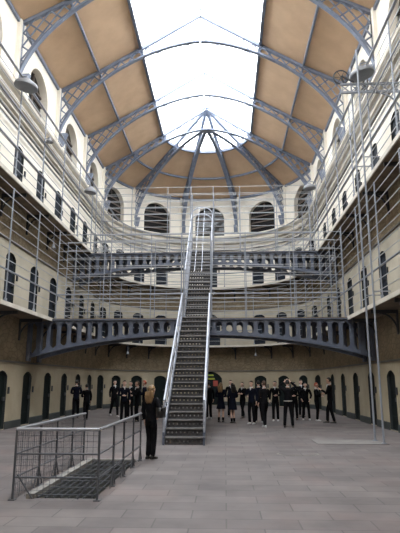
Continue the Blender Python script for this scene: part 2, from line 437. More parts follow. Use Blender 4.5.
# skylight and roof
mb=MB(); P=ROOF[1:]
prof=[(R-r,z) for r,z in P]+[(R-r,z+.12) for r,z in P[::-1]]
mb.sweep(-.5,STOT+.5,prof,ds=3); struct(mb.build('ceiling',[M['ceil']]))
mb=MB(); mb.sweep(-.5,STOT+.5,[(R-3.05,18.3),(R-.005,20.17)],closed=False,ds=3)
gl=struct(mb.build('window_%d'%(len(win_specs)+1),[M['glass']]))
mb=MB()
y=YN
while y<YC-.1:
    for sg in (-1,1): mb.bar((XC+sg*3.02,y,18.34),(XC+sg*.02,y,20.2),.035,.05)
    y+=.75
for a in range(-84,90,12):
    d=Vector((math.sin(R_(a)),math.cos(R_(a)),0))
    mb.bar(Vector((XC,YC,20.2))+d*.1,Vector((XC,YC,18.34))+d*3.02,.035,.05)
mb.bar((XC,YN,20.17),(XC,YC,20.17),.06,.08)
mb.build('glazing_bars',[M['truss']],gl)
for i,(r,w,h,z) in enumerate(((3.0,.14,.16,18.22),(5.1,.09,.14,16.98))):
    mb=MB(); mb.sweep(0,STOT,[(R-r-w/2,z-h/2),(R-r+w/2,z-h/2),(R-r+w/2,z+h/2),(R-r-w/2,z+h/2)],ds=3)
    struct(mb.build('trim_%d'%(i+4),[M['truss']]))
for i,(o,z,rr) in enumerate(((.1,11.72,.05),(.12,11.45,.03))):
    mb=MB(); mb.tube([pt(s,o,z) for s in ssteps(sL(5),sR(5))],rr,6); struct(mb.build('trim_%d'%(i+7),[M['pipe']]))
mb=MB()   # wall plate along the eaves
mb.sweep(0,STOT,[(-.01,15.86),(.1,15.86),(.1,16.02),(-.01,16.02)],ds=3); struct(mb.build('trim_6',[M['truss']]))

# ------------------------------------------------------------------ roof frames
RF=7.02
def topz(r): return roofz(r)-.12
BP=1.66
def botz(r): return 13.2+5.3*max(0,1-(r/RF)**BP)**(1/BP)
def frame(mbs,o,d,wd=.2,double=0):
    """half frame from the wall to the ridge; o = 2D centre, d = 2D outward direction"""
    top,bot,lat,foot=mbs
    o=Vector((o[0],o[1],0)); d=Vector((d[0],d[1],0)).normalized(); side_=Vector((-d.y,d.x,0))
    P3=lambda r,z: o+d*r+Vector((0,0,z))
    rs=[.05,1,2,3,4.05,5.1,6,RF]
    for a,b in zip(rs,rs[1:]):
        top.bar(P3(a,topz(a)),P3(b,topz(b)),wd*.8,.14)
    N=22; th=[PI/2*i/N for i in range(N+1)]
    pr=[(RF*math.sin(t)**(2/BP),13.2+5.3*max(math.cos(t),0)**(2/BP)) for t in th]
    pr[0]=(.03,pr[0][1])
    for (a,za),(b,zb) in zip(pr,pr[1:]):
        nrm=Vector((0,0,0)); dd=(P3(b,zb)-P3(a,za)).normalized(); nrm=side_.cross(dd)
        ext=dd*.01
        bot.bar(P3(a,za)-ext,P3(b,zb)+ext,wd,.04,up=nrm)
        bot.bar(P3(a,za)-ext+nrm*.05*(1 if nrm.z>0 else -1),P3(b,zb)+ext+nrm*.05*(1 if nrm.z>0 else -1),.04,.13,up=nrm)
    top.bar(P3(RF-.02,13.1),P3(RF-.02,topz(RF)),.16,.12,up=d)
    # foot shoe
    foot.hexa([P3(6.74,12.98)-side_*.13,P3(7.08,12.98)-side_*.13,P3(7.08,12.98)+side_*.13,P3(6.74,12.98)+side_*.13,
               P3(6.52,13.62)-side_*.10,P3(7.08,13.62)-side_*.10,P3(7.08,13.62)+side_*.10,P3(6.52,13.62)+side_*.10])
    # lattice: two families of diagonals clipped to the web
    ins=lambda r,z: (2.7 if double else 2.1)<=r<=RF and botz(r)-.03<=z<=topz(r)+.03
    sp=.6
    for off in ((-double,double) if double else (0,)):
        so=side_*off
        for fam,fs in ((1,.75),(-1,1.5)):
            for k in range(-60,80):
                c0=k*sp+.1; run=None; r=0
                while r<=RF+.03:
                    z=fam*fs*r+c0
                    if ins(r,z):
                        if run is None: run=[r,r]
                        run[1]=r
                    elif run:
                        if run[1]-run[0]>.05: lat.bar(P3(run[0],fam*fs*run[0]+c0)+so,P3(run[1],fam*fs*run[1]+c0)+so,.03,.06,up=side_.cross(d))
                        run=None
                    r+=.025
                if run and run[1]-run[0]>.05: lat.bar(P3(run[0],fam*fs*run[0]+c0)+so,P3(run[1],fam*fs*run[1]+c0)+so,.03,.06)
    # a thin web strip along the bottom chord ties the lattice together
    for (a,za),(b,zb) in zip(pr,pr[1:]):
        lat.bar(P3(a,za+.04),P3(b,zb+.04),.02 if not double else 2*double,.05,up=side_.cross(P3(b,zb)-P3(a,za)))
ordn=['nearest','middle','farthest']
for i,y in enumerate(TY):
    t=thing('roof_truss','%s of the three lattice roof arches crossing the hall from wall to wall'%ordn[i],'roof truss',(XC,y,13),'roof trusses across the hall')
    for sg in (-1,1):
        mbs=[MB() for _ in range(4)]
        frame(mbs,(XC,y),(sg,0))
        for mb,nm in zip(mbs,('top_chord','bottom_chord','lattice','foot')): mb.build(nm,[M['truss']],t)
lab=['leftmost radial rib of the rounded end, just past the last full arch','radial rib left of the window second from the centre','radial rib just left of the central arched window behind the stair',
     'radial rib just right of the central arched window behind the stair','radial rib right of the arched window that is right of the central one','rightmost radial rib of the rounded end, by the right wall']
for i,a in enumerate(TA):
    t=thing('roof_rib','lattice '+lab[i],'roof rib',(XC+6*math.sin(R_(a)),YC+6*math.cos(R_(a)),13),'radial ribs of the rounded end')
    mbs=[MB() for _ in range(4)]
    frame(mbs,(XC,YC),(math.sin(R_(a)),math.cos(R_(a))),.26,.09)
    for mb,nm in zip(mbs,('top_chord','bottom_chord','lattice','foot')): mb.build(nm,[M['truss']],t)

# ------------------------------------------------------------------ galleries
GW=1.0
for gi,(z,txt) in enumerate(((Z1,'lower'),(Z2,'upper'))):
    t=thing('gallery_walkway','%s cantilevered gallery walkway with pale edge running round all three walls'%txt,'gallery',(XC,YC+R-.5,z),'gallery walkways')
    mb=MB(); mb.sweep(0,STOT,[(.0,z-.11),(GW-.03,z-.11),(GW-.03,z),(.0,z)],ds=3); mb.build('deck',[M['under']],t)
    mb=MB(); mb.sweep(0,STOT,[(GW-.03,z-.12),(GW+.02,z-.12),(GW+.02,z+.02),(GW-.03,z+.02)],ds=3); mb.build('fascia',[M['fascia']],t)
    # brackets between the doors
    bs=[(a+b)/2 for a,b in zip(sd,sd[1:])]
    for s in bs:
        mb=MB(); zz=z-.13
        mb.bar(pt(s,0,zz-.06),pt(s,.92,zz-.06),.07,.12)
        N=8
        pts=[pt(s,.04+.6*(1-math.cos(PI/2*i/N)),zz-.75+.65*math.sin(PI/2*i/N)) for i in range(N+1)]
        mb.tube(pts,.035,6)
        mb.bar(pt(s,.03,zz-.85),pt(s,.03,zz),.09,.06,up=pt(s,1,0)-pt(s,0,0))
        mb.build('bracket',[M['dark']],t)
    t=thing('gallery_railing','tall cage railing of posts and level wires along the %s gallery edge'%txt,'railing',(XC,YC+R-GW,z),'gallery cage railings')
    ztop=z+3.95 if gi==0 else 12.45
    off=GW-.02
    s0=sL(9.0); s1=sR(9.0); n=int((s1-s0)/2.6)
    # openings where the bridges land are left to the posts
    for i in range(n+1):
        s=s0+(s1-s0)*i/n; mb=MB()
        mb.tube([pt(s,off,z),pt(s,off,ztop)],.027,6)
        mb.tube([pt(s,off,z+.03),pt(s,off-.0,z+.12)],.055,6)
        mb.build('post',[M['post']],t)
    nw=11
    for k in range(nw):
        zz=z+.33+k*(ztop-z-.36)/(nw-1)
        mb=MB(); mb.tube([pt(s,off,zz) for s in ssteps(s0,s1)],.015,4); mb.build('wire',[M['wire']],t)
    hz=[z+1.05]+([z+2.45,12.45] if gi else [])
    for zz in hz:
        mb=MB(); mb.tube([pt(s,off+.04,zz) for s in ssteps(s0,s1)],.032,6); mb.build('hand_rail',[M['post']],t)
# vertical infill wires in the round end, on both galleries
# ------------------------------------------------------------------ bridges
def bridge(name,label,y0,depth,ztop,dc,de,txt,holes=15,cage=3.7):
    t=thing(name,label,'footbridge',(XC,y0,ztop-dc),'iron footbridges across the hall')
    y1=y0+depth
    hw=R-.02
    zbot=lambda x: ztop-dc-(de-dc)*(abs(x-XC)/hw)**2.2
    for yy,nm in ((y0,'front_girder'),(y1,'rear_girder')):
        mb=MB()
        pitch=2*hw/(2*holes+1)
        for i in range(2*holes+1):
            u0=XC-hw+i*pitch; u1=u0+pitch; c=(u0+u1)/2
            lo=lambda u: zbot(u)+.02; hi=lambda u: ztop-.02
            hh=ztop-zbot(c)-.26; wd=min(pitch*.62,hh)
            ins,cc=slot_inside(c,(ztop+zbot(c))/2,wd,hh)
            for dd,flip in ((0,1),(.05,-1)):
                holed(mb,u0,u1,lo,hi,ins,cc,(lambda u,v,d,dd=dd: Vector((u,yy+dd+d,v))),depth=(.05 if dd==0 else None),n=20)
        # flanges
        mb.box(XC-hw,XC+hw,yy-.09,yy+.14,ztop-.05,ztop)
        xs=[XC-hw+2*hw*i/40 for i in range(41)]
        for a,b in zip(xs,xs[1:]):
            mb.bar((a-.005,yy+.025,zbot(a)+.01),(b+.005,yy+.025,zbot(b)+.01),.24,.045)
        for sg in (-1,1):  # end plates on the walls
            x=XC+sg*(hw-.06); mb.box(x-.06,x+.06,yy-.12,yy+.17,zbot(XC+sg*hw)-.12,ztop)
            for q in (.55,): mb.box(XC+sg*(hw-q)-.03,XC+sg*(hw-q)+.03,yy-.07,yy+.12,zbot(XC+sg*(hw-q)),ztop)
        mb.build(nm,[M['iron']],t)
    mb=MB(); mb.box(XC-hw+.9,XC+hw-.9,y0,y1+.05,ztop-.02,ztop+.04); mb.build('deck',[M['under']],t)
    zt=ztop+cage
    xa,xb=XC-R+GW+.1,XC+R-GW-.1
    gap=(XS-.62,XS+.62)
    for yy,front in ((y0+.03,True),(y1,False)):
        xs=[xa+(xb-xa)*i/6 for i in range(7)]
        for x in xs:
            if gap[0]-.2<x<gap[1]+.2: continue
            mb=MB(); mb.tube([(x,yy,ztop),(x,yy,zt)],.02,6); mb.build('post',[M['post']],t)
        for x in gap:
            mb=MB(); mb.tube([(x,yy,ztop),(x,yy,zt)],.032,6); mb.build('post',[M['post']],t)
        for k in range(10):
            zz=ztop+.33+k*(cage-.36)/9
            segs=[(xa,gap[0]),(gap[1],xb)] if (zz<ztop+2.3 and front) else [(xa,xb)]
            mb=MB()
            for a,b in segs: mb.tube([(a,yy,zz),(b,yy,zz)],.016,4)
            mb.build('wire',[M['wire']],t)
        mb=MB()
        segs=[(xa,gap[0]),(gap[1],xb)] if front else [(xa,xb)]
        for a,b in segs: mb.tube([(a,yy,ztop+1.05),(b,yy,ztop+1.05)],.028,6)
        mb.build('hand_rail',[M['post']],t)
    return t
XS=XC-.09        # axis of the stair
bridge('footbridge','lower iron footbridge, its arched girder pierced with round and slotted holes',21.6,1.3,4.26,.66,1.6,'lower',16)
bridge('footbridge','upper iron footbridge, the higher and farther pierced girder behind the stair',27.6,1.3,8.55,.66,1.5,'upper',16,3.8)

# ------------------------------------------------------------------ staircases
def stair(label,y0,z0,y1,z1,n,upper):
    t=thing('iron_staircase',label,'staircase',(XS,y0,z0),'iron staircase flights')
    hw=.54; rise=(z1-z0)/n; run=(y1-y0)/n
    for i in range(n):
        za=z0+rise*(i+1); ya=y0+run*i
        tr=MB(); tr.box(XS-hw,XS+hw,ya,ya+run+.03,za-.03,za)
        o=tr.build('tread',[M['tread']],t)
        ns=MB(); ns.box(XS-hw,XS+hw,ya-.025,ya+.012,za-.035,za+.004); ns.build('nosing',[M['nosing']],o)
        # pierced riser
        rb=MB(); zb=za-rise; h=rise-.035
        m_=9; p=2*hw/m_
        for j in range(m_):
            u0=XS-hw+j*p; ins,cc=slot_inside(u0+p/2,zb+h/2,p*.4,h*.26)
            holed(rb,u0,u0+p,zb,zb+h,ins,cc,lambda u,v,d: Vector((u,ya+.02+d,v)),n=8)
        rb.build('riser',[M['tread']],o)
    sl=Vector((0,y1-y0,z1-z0)).normalized()
    for sg in (-1,1):
        x=XS+sg*(hw+.03)
        mb=MB(); mb.bar((x,y0-.05,z0+rise*.5),(x,y1,z1-.06),.05,.26,up=(0,-sl.z,sl.y)); 
        if not upper: mb.box(x-.03,x+.03,y0-.1,y0+.08,0,rise*1.6)
        mb.build('stringer',[M['iron']],t)
        N=n//2 if not upper else n
        hts=(1.0,) if not upper else (1.0,2.1)
        for h in hts:
            mb=MB(); ys,zs=(y0+ (0.0),z0+h+.2); 
            mb.tube([(x,y0,z0+h+.2),(x,y1,z1+h)],.035 if h<2 else .028,8); mb.build('hand_rail',[M['silver']],t)
        for h in ((.35,.68) if not upper else (.3,.65,1.35,1.7,2.05)):
            mb=MB(); mb.tube([(x,y0,z0+h+.1),(x,y1,z1+h)],.011 if not upper else .018,4); mb.build('mid_rail',[M['silver']],t)
        top=hts[-1]
        for i in range(0,N+1):
            f=i/N; y=y0+(y1-y0)*f; z=z0+(z1-z0)*f
            if not upper and i%2 and i<N: continue
            mb=MB(); mb.tube([(x,y,z+.02),(x,y,z+top+.2*(1-f))],.022 if not upper else .015,6); mb.build('post',[M['silver']],t)
    if upper:
        # hoops over the head of the flight, and a centre rail
        for f in (1.0,.86):
            y=y0+(y1-y0)*f; z=z0+(z1-z0)*f+2.1; mb=MB()
            pts=[(XS-(hw+.03)*math.cos(PI*i/14),y,z+.42*math.sin(PI*i/14)) for i in range(15)]
            mb.tube(pts,.028,6); mb.build('hoop',[M['silver']],t)
        for dx in (-.16,.16):
            mb=MB(); mb.tube([(XS+dx,y0+.3,z0+2.3),(XS+dx*.9,y1,z1+2.5)],.012,4); mb.build('guard_wire',[M['silver']],t)
        mb=MB()
        for i in range(0,7):
            f=i/6; mb.tube([(XS-hw-.03,y0+(y1-y0)*f,z0+(z1-z0)*f+2.12),(XS+hw+.03,y0+(y1-y0)*f,z0+(z1-z0)*f+2.12)],.012,4)
        mb.build('cage_bars',[M['silver']],t)
    else:
        for sg in (-1,1):
            x=XS+sg*(hw+.03); mb=MB()
            mb.tube([(x,y0,.0),(x,y0,1.2)],.035,8); mb.build('newel_post',[M['silver']],t)
    return t
stair('lower flight of the iron staircase rising from the hall floor to the lower bridge',15.4,0,21.52,4.3,20,False)
stair('upper flight of the iron staircase inside a silver cage with hoops at its head',22.95,4.3,27.58,8.59,20,True)

# ------------------------------------------------------------------ stairwell opening: kerb, steps, grating, fence
t=thing('stone_steps','worn stone steps going down inside the fenced floor opening','steps',(-2.46,FY1-.2,-2.4))
for i in range(10):
    mb=MB(); y=FY0+.15+i*.36; z=-.16-.17*i
    mb.box(FX0+.01,FX1-.01,y,y+.36,z-.18,z); mb.build('step',[M['kerb']],t)
t=tag(None or (lambda: (lambda mb:(mb.box(FX0-.13,FX0,FY0-.05,FY1+.05,0,.07),mb.box(FX0,FX1,FY1,FY1+.1,0,.05),mb.build('stone_kerb',[M['kerb']]))[-1])(MB()))(),'pale stone kerb along the left and far edges of the fenced floor opening','kerb')
t=thing('floor_grating','iron bar grating lying over the fenced floor opening','grating',(-2.46,10.4,0))
for i in range(8):
    x=FX0+.05+i*(FX1-FX0-.1)/7; mb=MB(); mb.bar((x,FY0-.02,.012),(x,FY1+.02,.012),.014,.022); mb.build('bar',[M['fence']],t)
for i in range(7):
    y=FY0+.1+i*(FY1-FY0-.2)/6; mb=MB(); mb.bar((FX0-.04,y,.028),(FX1+.04,y,.028),.03,.012); mb.build('cross_bar',[M['fence']],t)
GX0,GX1,GY0,GY1=-3.22,-1.93,8.34,12.4
t=thing('guard_fence','low steel guard fence with mesh panels around the floor opening','fence',((GX0+GX1)/2,(GY0+GY1)/2,0))
H=1.02
posts=[(GX0,GY0),(GX1,GY0),(GX1,GY1),(GX0,GY1)]+[(GX1,GY0+(GY1-GY0)*f) for f in (.27,.5,.76)]+[(GX0,GY0+(GY1-GY0)*f) for f in (.27,.5,.76)]
for x,y in posts:
    mb=MB(); mb.tube([(x,y,0),(x,y,H)],.019,8); mb.box(x-.05,x+.05,y-.05,y+.05,0,.012); mb.build('post',[M['fence']],t)
for x,y in posts[4:]+posts[2:3]:
    mb=MB(); mb.tube([(x,y,.32),(x,y-.2,.01)],.012,6); mb.tube([(x,y,.32),(x,y+.2,.01)],.012,6); mb.build('brace',[M['fence']],t)
for a,b,gate in (((GX0,GY0),(GX1,GY0),1),((GX1,GY0),(GX1,GY1),0),((GX0,GY0),(GX0,GY1),1)):
    mb=MB(); mb.tube([(*a,H),(*b,H)],.027,8); mb.build('top_rail',[M['rail']],t)
    for z in (.32,.66):
        mb=MB(); mb.tube([(*a,z),(*b,z)],.014,6); mb.build('mid_rail',[M['fence']],t)
    if gate:
        mb=MB(); L=math.dist(a,b); n=int(L/.09)
        for i in range(1,n):
            f=i/n; x=a[0]+(b[0]-a[0])*f; y=a[1]+(b[1]-a[1])*f; mb.tube([(x,y,.05),(x,y,H)],.0035,4,cap=False)
        for i in range(1,11):
            z=.05+i*.088; mb.tube([(*a,z),(*b,z)],.0035,4,cap=False)
        mb.build('mesh_panel',[M['fence']],t)
mb=MB(); mb.tube([(GX0+.05,GY0,.36),(GX0+.3,GY0,.02)],.012,6); mb.build('brace',[M['fence']],t)
mb=MB(); mb.tube([(GX1-.05,GY0,.36),(GX1-.3,GY0,.02)],.012,6); mb.build('brace',[M['fence']],t)

# manhole and pale slab in the floor
mb=MB(); N=28
c=(1.77,13.66); ring=[(c[0]+.52*math.cos(2*PI*i/N),c[1]+.34*math.sin(2*PI*i/N)) for i in range(N)]
t=thing('drain_cover','oval drain cover set in the flagstones right of the staircase','drain cover',(c[0],c[1],0))
for z0,z1,k,nm,mm in ((0,.006,1,'rim','kerb'),(0,.010,.9,'lid','floor')):
    mb=MB(); b0=0
    for z in (z0,z1):
        for (x,y) in ring: mb.v.append((c[0]+(x-c[0])*k,c[1]+(y-c[1])*k,z))
    mb.face(list(range(N))[::-1]); mb.face([N+i for i in range(N)])
    for i in range(N): mb.face((i,(i+1)%N,N+(i+1)%N,N+i))
    mb.build(nm,[M[mm]],t)
mb=MB(); mb.box(2.6,4.6,15.7,16.9,0,.012); tag(mb.build('floor_slab',[M['slab']]),'pale rectangular slab under the two tall poles by the right wall','floor slab')

# ------------------------------------------------------------------ lamps, poles, gantry
def flood(x,y,z,r,arm_to,label,tilt=(0,0)):
    t=thing('flood_lamp',label,'lamp',(x,y,z),'large grey dish lamps')
    prof=[(.04,.22),(.1,.2),(.13,.12),(r*.62,.08),(r*.95,-.02),(r,-.12),(r*.98,-.14)]
    mb=MB(); mb.lathe((0,0,0),prof,24); mb.v=[tuple(Matrix.Rotation(tilt[1],3,'Y')@Matrix.Rotation(tilt[0],3,'X')@Vector(v)+Vector((x,y,z))) for v in mb.v]
    mb.build('shade',[M['lamp']],t,smooth=True)
    mb=MB(); mb.lathe((0,0,0),[(r*.98,-.14),(r*.9,-.15),(r*.55,-.17),(.001,-.18)],24); mb.v=[tuple(Matrix.Rotation(tilt[1],3,'Y')@Matrix.Rotation(tilt[0],3,'X')@Vector(v)+Vector((x,y,z))) for v in mb.v]
    mb.build('lens',[M['lampin']],t)
    mb=MB(); mb.tube([(x,y,z+.2),(x,y,z+.32),arm_to],.025,6); mb.build('arm',[M['post']],t)
    return t
def small(x,y,z,r,hang,label,lit=False):
    t=thing('pendant_lamp',label,'lamp',(x,y,z),'small pendant lamps')
    mb=MB(); mb.lathe((x,y,z),[(.03,.16),(.05,.14),(.07,.06),(r*.7,.02),(r,-.06),(r*.97,-.06),(r*.6,0),(.03,.03)],18); mb.build('shade',[M['lamp']],t,smooth=True)
    mb=MB(); mb.lathe((x,y,z),[(.001,-.06),(.035,-.03),(.04,0),(.025,.05)],10); mb.build('bulb',[M['bulb'] if lit else M['plaque']],t,smooth=True)
    mb=MB(); mb.tube([(x,y,z+.14),hang],.012,5); mb.build('stem',[M['post']],t)
LX,RX=XC-R+GW,XC+R-GW
flood(LX+.22,16.6,12.1,.42,(LX-.0,16.6,12.4),'large dish lamp on the left gallery cage, nearest the picture edge',(0,R_(8)))
flood(LX+.25,25.7,11.5,.33,(LX,25.7,12.2),'dish lamp on the left gallery cage, second and farther one',(0,R_(6)))
flood(RX-.3,16.25,12.0,.42,(RX,16.25,12.4),'large dish lamp at the head of the two tall poles on the right',(0,R_(-12)))
flood(RX-.3,27.4,12.15,.36,(RX,27.4,12.4),'dish lamp on the right gallery cage, second and farther one',(0,R_(-6)))
small(XC-R+.75,21.9,Z2-1.2,.14,(XC-R+.75,21.9,Z2-.13),'small shade lamp under the upper gallery on the left')
small(XC+R-.75,25.0,Z2-1.2,.14,(XC+R-.75,25.0,Z2-.13),'small shade lamp under the upper gallery on the right')
small(XC-5.4,YC+2.3,Z1-.75,.14,(XC-5.4,YC+2.3,Z1-.1),'small shade lamp under the lower gallery left of the staircase')
small(XC+3.3,YC+5.3,Z1-.75,.14,(XC+3.3,YC+5.3,Z1-.1),'small shade lamp under the lower gallery right of the staircase')
small(XC+.3,YC+6.2,Z2-.45,.14,(XC+.3,YC+6.2,Z2-.1),'lit bare lamp under the upper gallery just right of the stair cage',True)
small(LX+.2,19.3,11.2,.15,(LX,19.3,11.3),'small shade lamp on the upper left gallery cage')

def pole(x,y,z,label):
    t=thing('support_pole',label,'pole',(x,y,0),'tall poles by the right wall')
    mb=MB(); mb.tube([(x,y,0),(x,y,z)],.03,8); mb.build('shaft',[M['post']],t)
    mb=MB(); mb.lathe((x,y,0),[(.001,.03),(.075,.03),(.08,0)],12); mb.build('base_plate',[M['post']],t)
    for zz in (Z1+.1,Z2+.1):
        mb=MB(); mb.bar((x,y,zz),(RX,y,zz),.03,.03); mb.build('stay',[M['post']],t)
pole(4.46,16.64,12.4,'left one of the two tall grey poles standing in front of the right gallery')
pole(4.50,15.88,12.6,'right one of the two tall grey poles standing in front of the right gallery')
GZ=11.28
t=thing('bracket_arm','grey lattice bracket arm reaching from the right wall beside the dish lamp','bracket',(5.2,16.3,11.4))
mb=MB()
for z in (GZ,GZ+.3): mb.bar((4.0,16.3,z),(XC+R,16.3,z),.08,.06)
mb.build('beam',[M['post']],t)
mb=MB()
for i in range(6):
    x0=4.0+i*.33; mb.bar((x0,16.3,GZ),(x0+.33,16.3,GZ+.3),.03,.03,up=(0,1,0)); mb.bar((x0,16.3,GZ+.3),(x0+.33,16.3,GZ),.03,.03,up=(0,1,0))
mb.build('lattice',[M['post']],t)
mb=MB(); mb.tube([(XC+R-.9+.87*math.sin(PI/2*i/10),16.3,GZ-.02-.9*(1-math.cos(PI/2*i/10))) for i in range(11)],.035,6); mb.build('brace',[M['post']],t)
t=thing('pulley_wheel','dark spoked wheel fixed at the tip of the bracket arm on the right','wheel',(3.82,16.3,11.75))
mb=MB(); N=24; cx,cz,rr=4.05,11.86,.25
mb.tube([(cx+rr*math.cos(2*PI*i/N),16.3,cz+rr*math.sin(2*PI*i/N)) for i in range(N)],.025,6,closed=True); mb.build('rim',[M['dark']],t)
mb=MB()
for i in range(6): mb.tube([(cx,16.3,cz),(cx+rr*math.cos(PI/3*i),16.3,cz+rr*math.sin(PI/3*i))],.012,5)
mb.build('spokes',[M['dark']],t)
mb=MB(); mb.bar((cx,16.3,cz),(4.15,16.3,GZ+.3),.05,.05); mb.bar((cx,16.22,cz),(cx+.4,16.22,GZ+.33),.05,.05); mb.build('fork',[M['dark']],t)

# ------------------------------------------------------------------ people
def skin_mesh(name,V,E,root,levels=2):
    """V: list of (co,(rx,ry)); E: edges"""
    me=bpy.data.meshes.new(name); me.from_pydata([v[0] for v in V],E,[])
    o=bpy.data.objects.new(name,me); C.objects.link(o)
    o.modifiers.new('s','SKIN')
    lay=me.skin_vertices[0].data
    for i,v in enumerate(V):
        r=v[1] if isinstance(v[1],tuple) else (v[1],v[1]); lay[i].radius=r
        lay[i].use_root=False
    for r in root: lay[r].use_root=True
    sb=o.modifiers.new('b','SUBSURF'); sb.levels=levels; sb.render_levels=levels
    return o
def bake(o,mats,voxel=None):
    if voxel:
        m=o.modifiers.new('r','REMESH'); m.mode='VOXEL'; m.voxel_size=voxel; m.use_smooth_shade=True
    dg=bpy.context.evaluated_depsgraph_get(); dg.update()
    me=bpy.data.meshes.new_from_object(o.evaluated_get(dg))
    bpy.data.objects.remove(o,do_unlink=True)
    me.materials.clear()
    for x in mats: me.materials.append(x)
    me.polygons.foreach_set('use_smooth',[True]*len(me.polygons)); me.polygons.foreach_set('material_index',[0]*len(me.polygons))
    return me
ARMS={
 'down':((.235,-.03,1.14),(.245,.05,.89)),
 'pocket':((.28,-.08,1.15),(.2,.09,.96)),
 'front':((.24,0,1.14),(.08,.24,1.12)),
 'folded':((.25,.02,1.16),(-.02,.22,1.17)),
 'raised':((.33,.16,1.50),(.10,.20,1.68)),
 'hip':((.34,-.06,1.17),(.19,.05,1.02)),
 'gesture':((.27,.1,1.15),(.18,.33,1.28)),
 'back':((.26,-.1,1.15),(.08,-.14,.98)),
}
def person(x,y,rot,h,arms,legs,top,bottom,hair,skin,label,shoes='shoe',head_turn=0,female=False,extras=()):
    k=h/1.75
    t=bpy.data.objects.new('person',None); C.objects.link(t); t.location=(x,y,0); t.rotation_euler=(0,0,rot); t.scale=(k,k,k)
    t['label']=label; t['category']='person'; t['group']='visitors in the hall'
    la,ra=(arms if isinstance(arms,tuple) else (arms,arms))
    sw=.165 if female else .185
    def arm(sg,key):
        e,w=ARMS[key]; return Vector((sg*sw,0,1.405)),Vector((sg*e[0],e[1],e[2])),Vector((sg*w[0],w[1],w[2]))
    st={'stand':((-.10,0),(.10,.03)),'wide':((-.15,.02),(.15,-.02)),'walk':((-.09,.24),(.09,-.26)),'step':((-.09,-.12),(.10,.16)),'close':((-.06,0),(.07,.02))}[legs]
    hip=[Vector((sg*.085,0,.90)) for sg in (-1,1)]
    ank=[Vector((st[i][0],st[i][1]-.02,.085 if st[i][1]>-.2 else .14)) for i in (0,1)]
    knee=[(hip[i]+ank[i])/2+Vector((0,.045 if legs!='walk' else .07,.02)) for i in (0,1)]
    # --- body
    V=[((0,0,.95),(.115,.08))]; E=[]
    def add(p,r,par): V.append((tuple(p),r)); E.append((par,len(V)-1)); return len(V)-1
    wa=add((0,0,1.09),(.115,.085),0); ch=add((0,0,1.28),(.14,.095),wa); nb=add((0,-.01,1.42),(.08,.07),ch); nk=add((0,0,1.50),(.05,.055),nb); add((0,.005,1.56),(.05,.055),nk)
    for i in (0,1):
        a=add(hip[i],.07,0); b=add(knee[i],.052,a); c=add(knee[i]*.45+ank[i]*.55,.05,b); d=add(ank[i],.03,c); add(ank[i]+Vector((st[i][0]*.15,.09,-.055)),(.022,.016),d)
    hands=[]
    for sg,key in ((-1,la),(1,ra)):
        s_,e_,w_=arm(sg,key)
        a=add(s_,.052,nb if False else ch); b=add(e_,.04,a); c=add(w_,.026,b)
        hd=(w_-e_).normalized(); hands.append((w_,hd,sg,key))
        d=add(w_+hd*.055,(.034,.02),c)
    body=skin_mesh('body',V,E,[0],2)
    # head, ears, nose, fingers joined and remeshed into one surface
    mb=MB()
    def ell(c,r,n=14,mm=10,fn=None):
        base=len(mb.v); c=Vector(c)
        for i in range(mm+1):
            th=PI*i/mm
            for j in range(n):
                ph=2*PI*j/n; v=Vector((math.sin(th)*math.cos(ph),math.sin(th)*math.sin(ph),math.cos(th)))
                if fn: v=fn(v)
                mb.v.append(tuple(Matrix.Rotation(head_turn,3,'Z')@Vector((v.x*r[0],v.y*r[1],v.z*r[2]))+c))
        for i in range(mm):
            for j in range(n): mb.face((base+i*n+j,base+i*n+(j+1)%n,base+(i+1)*n+(j+1)%n,base+(i+1)*n+j))
    HC=Vector((0,.015,1.635)); Rz=Matrix.Rotation(head_turn,3,'Z')
    def jaw(v):
        v=v.copy()
        if v.z<0: v.x*=1+.28*v.z; v.y*=1+.12*v.z
        return v
    ell(HC,(.075,.095,.115),20,16,jaw)
    hp=lambda x,y,z: HC+Rz@Vector((x,y,z))
    mb.tube([hp(0,.083,.02),hp(0,.105,-.02),hp(0,.09,-.035)],[.010,.017,.012],8)          # nose
    mb.tube([hp(-.024,.083,-.062),hp(0,.09,-.06),hp(.024,.083,-.062)],[.006,.010,.006],6)  # lips
    mb.tube([hp(-.045,.07,.03),hp(-.02,.088,.034),hp(.02,.088,.034),hp(.045,.07,.03)],.010,6) # brow
    for sg in (-1,1): mb.tube([hp(sg*.074,0,.025),hp(sg*.086,-.012,.012),hp(sg*.078,0,-.03)],[.012,.014,.010],6)
    mb.tube([hp(0,.065,-.10),hp(0,.085,-.095)],.018,6)
    # fingers
    for (w_,hd,sg,key) in hands:
        up=Vector((0,0,1)) if abs(hd.z)<.9 else Vector((0,1,0))
        fwd=up-hd*up.dot(hd); fwd.normalize(); inn=hd.cross(fwd)*(-sg if True else 1)
        palm=w_+hd*.05
        for q,(ln,o) in enumerate(((.066,.027),(.075,.009),(.07,-.009),(.055,-.026))):
            p0=palm+fwd*o; p1=p0+hd*.045; p2=p1+(hd*.8+inn*.35).normalized()*ln*.5; p3=p2+(hd*.5+inn*.7).normalized()*ln*.45
            mb.tube([p0,p1,p2,p3],[.010,.010,.009,.008],6)
        p0=w_+hd*.025+fwd*.02; p1=p0+(fwd*.8+hd*.5).normalized()*.035; p2=p1+(fwd*.3+hd).normalized()*.03
        mb.tube([p0,p1,p2],[.012,.011,.009],6)
    bm=body.evaluated_get(bpy.context.evaluated_depsgraph_get()).to_mesh()
    n0=len(mb.v)
    for v in bm.vertices: mb.v.append(tuple(v.co))
    for p in bm.polygons: mb.face([n0+i for i in p.vertices])
    bpy.data.objects.remove(body,do_unlink=True)
    me=bpy.data.meshes.new('tmp'); me.from_pydata(mb.v,[],mb.f); o=bpy.data.objects.new('tmp',me); C.objects.link(o)
    me=bake(o,[skin],.0125)
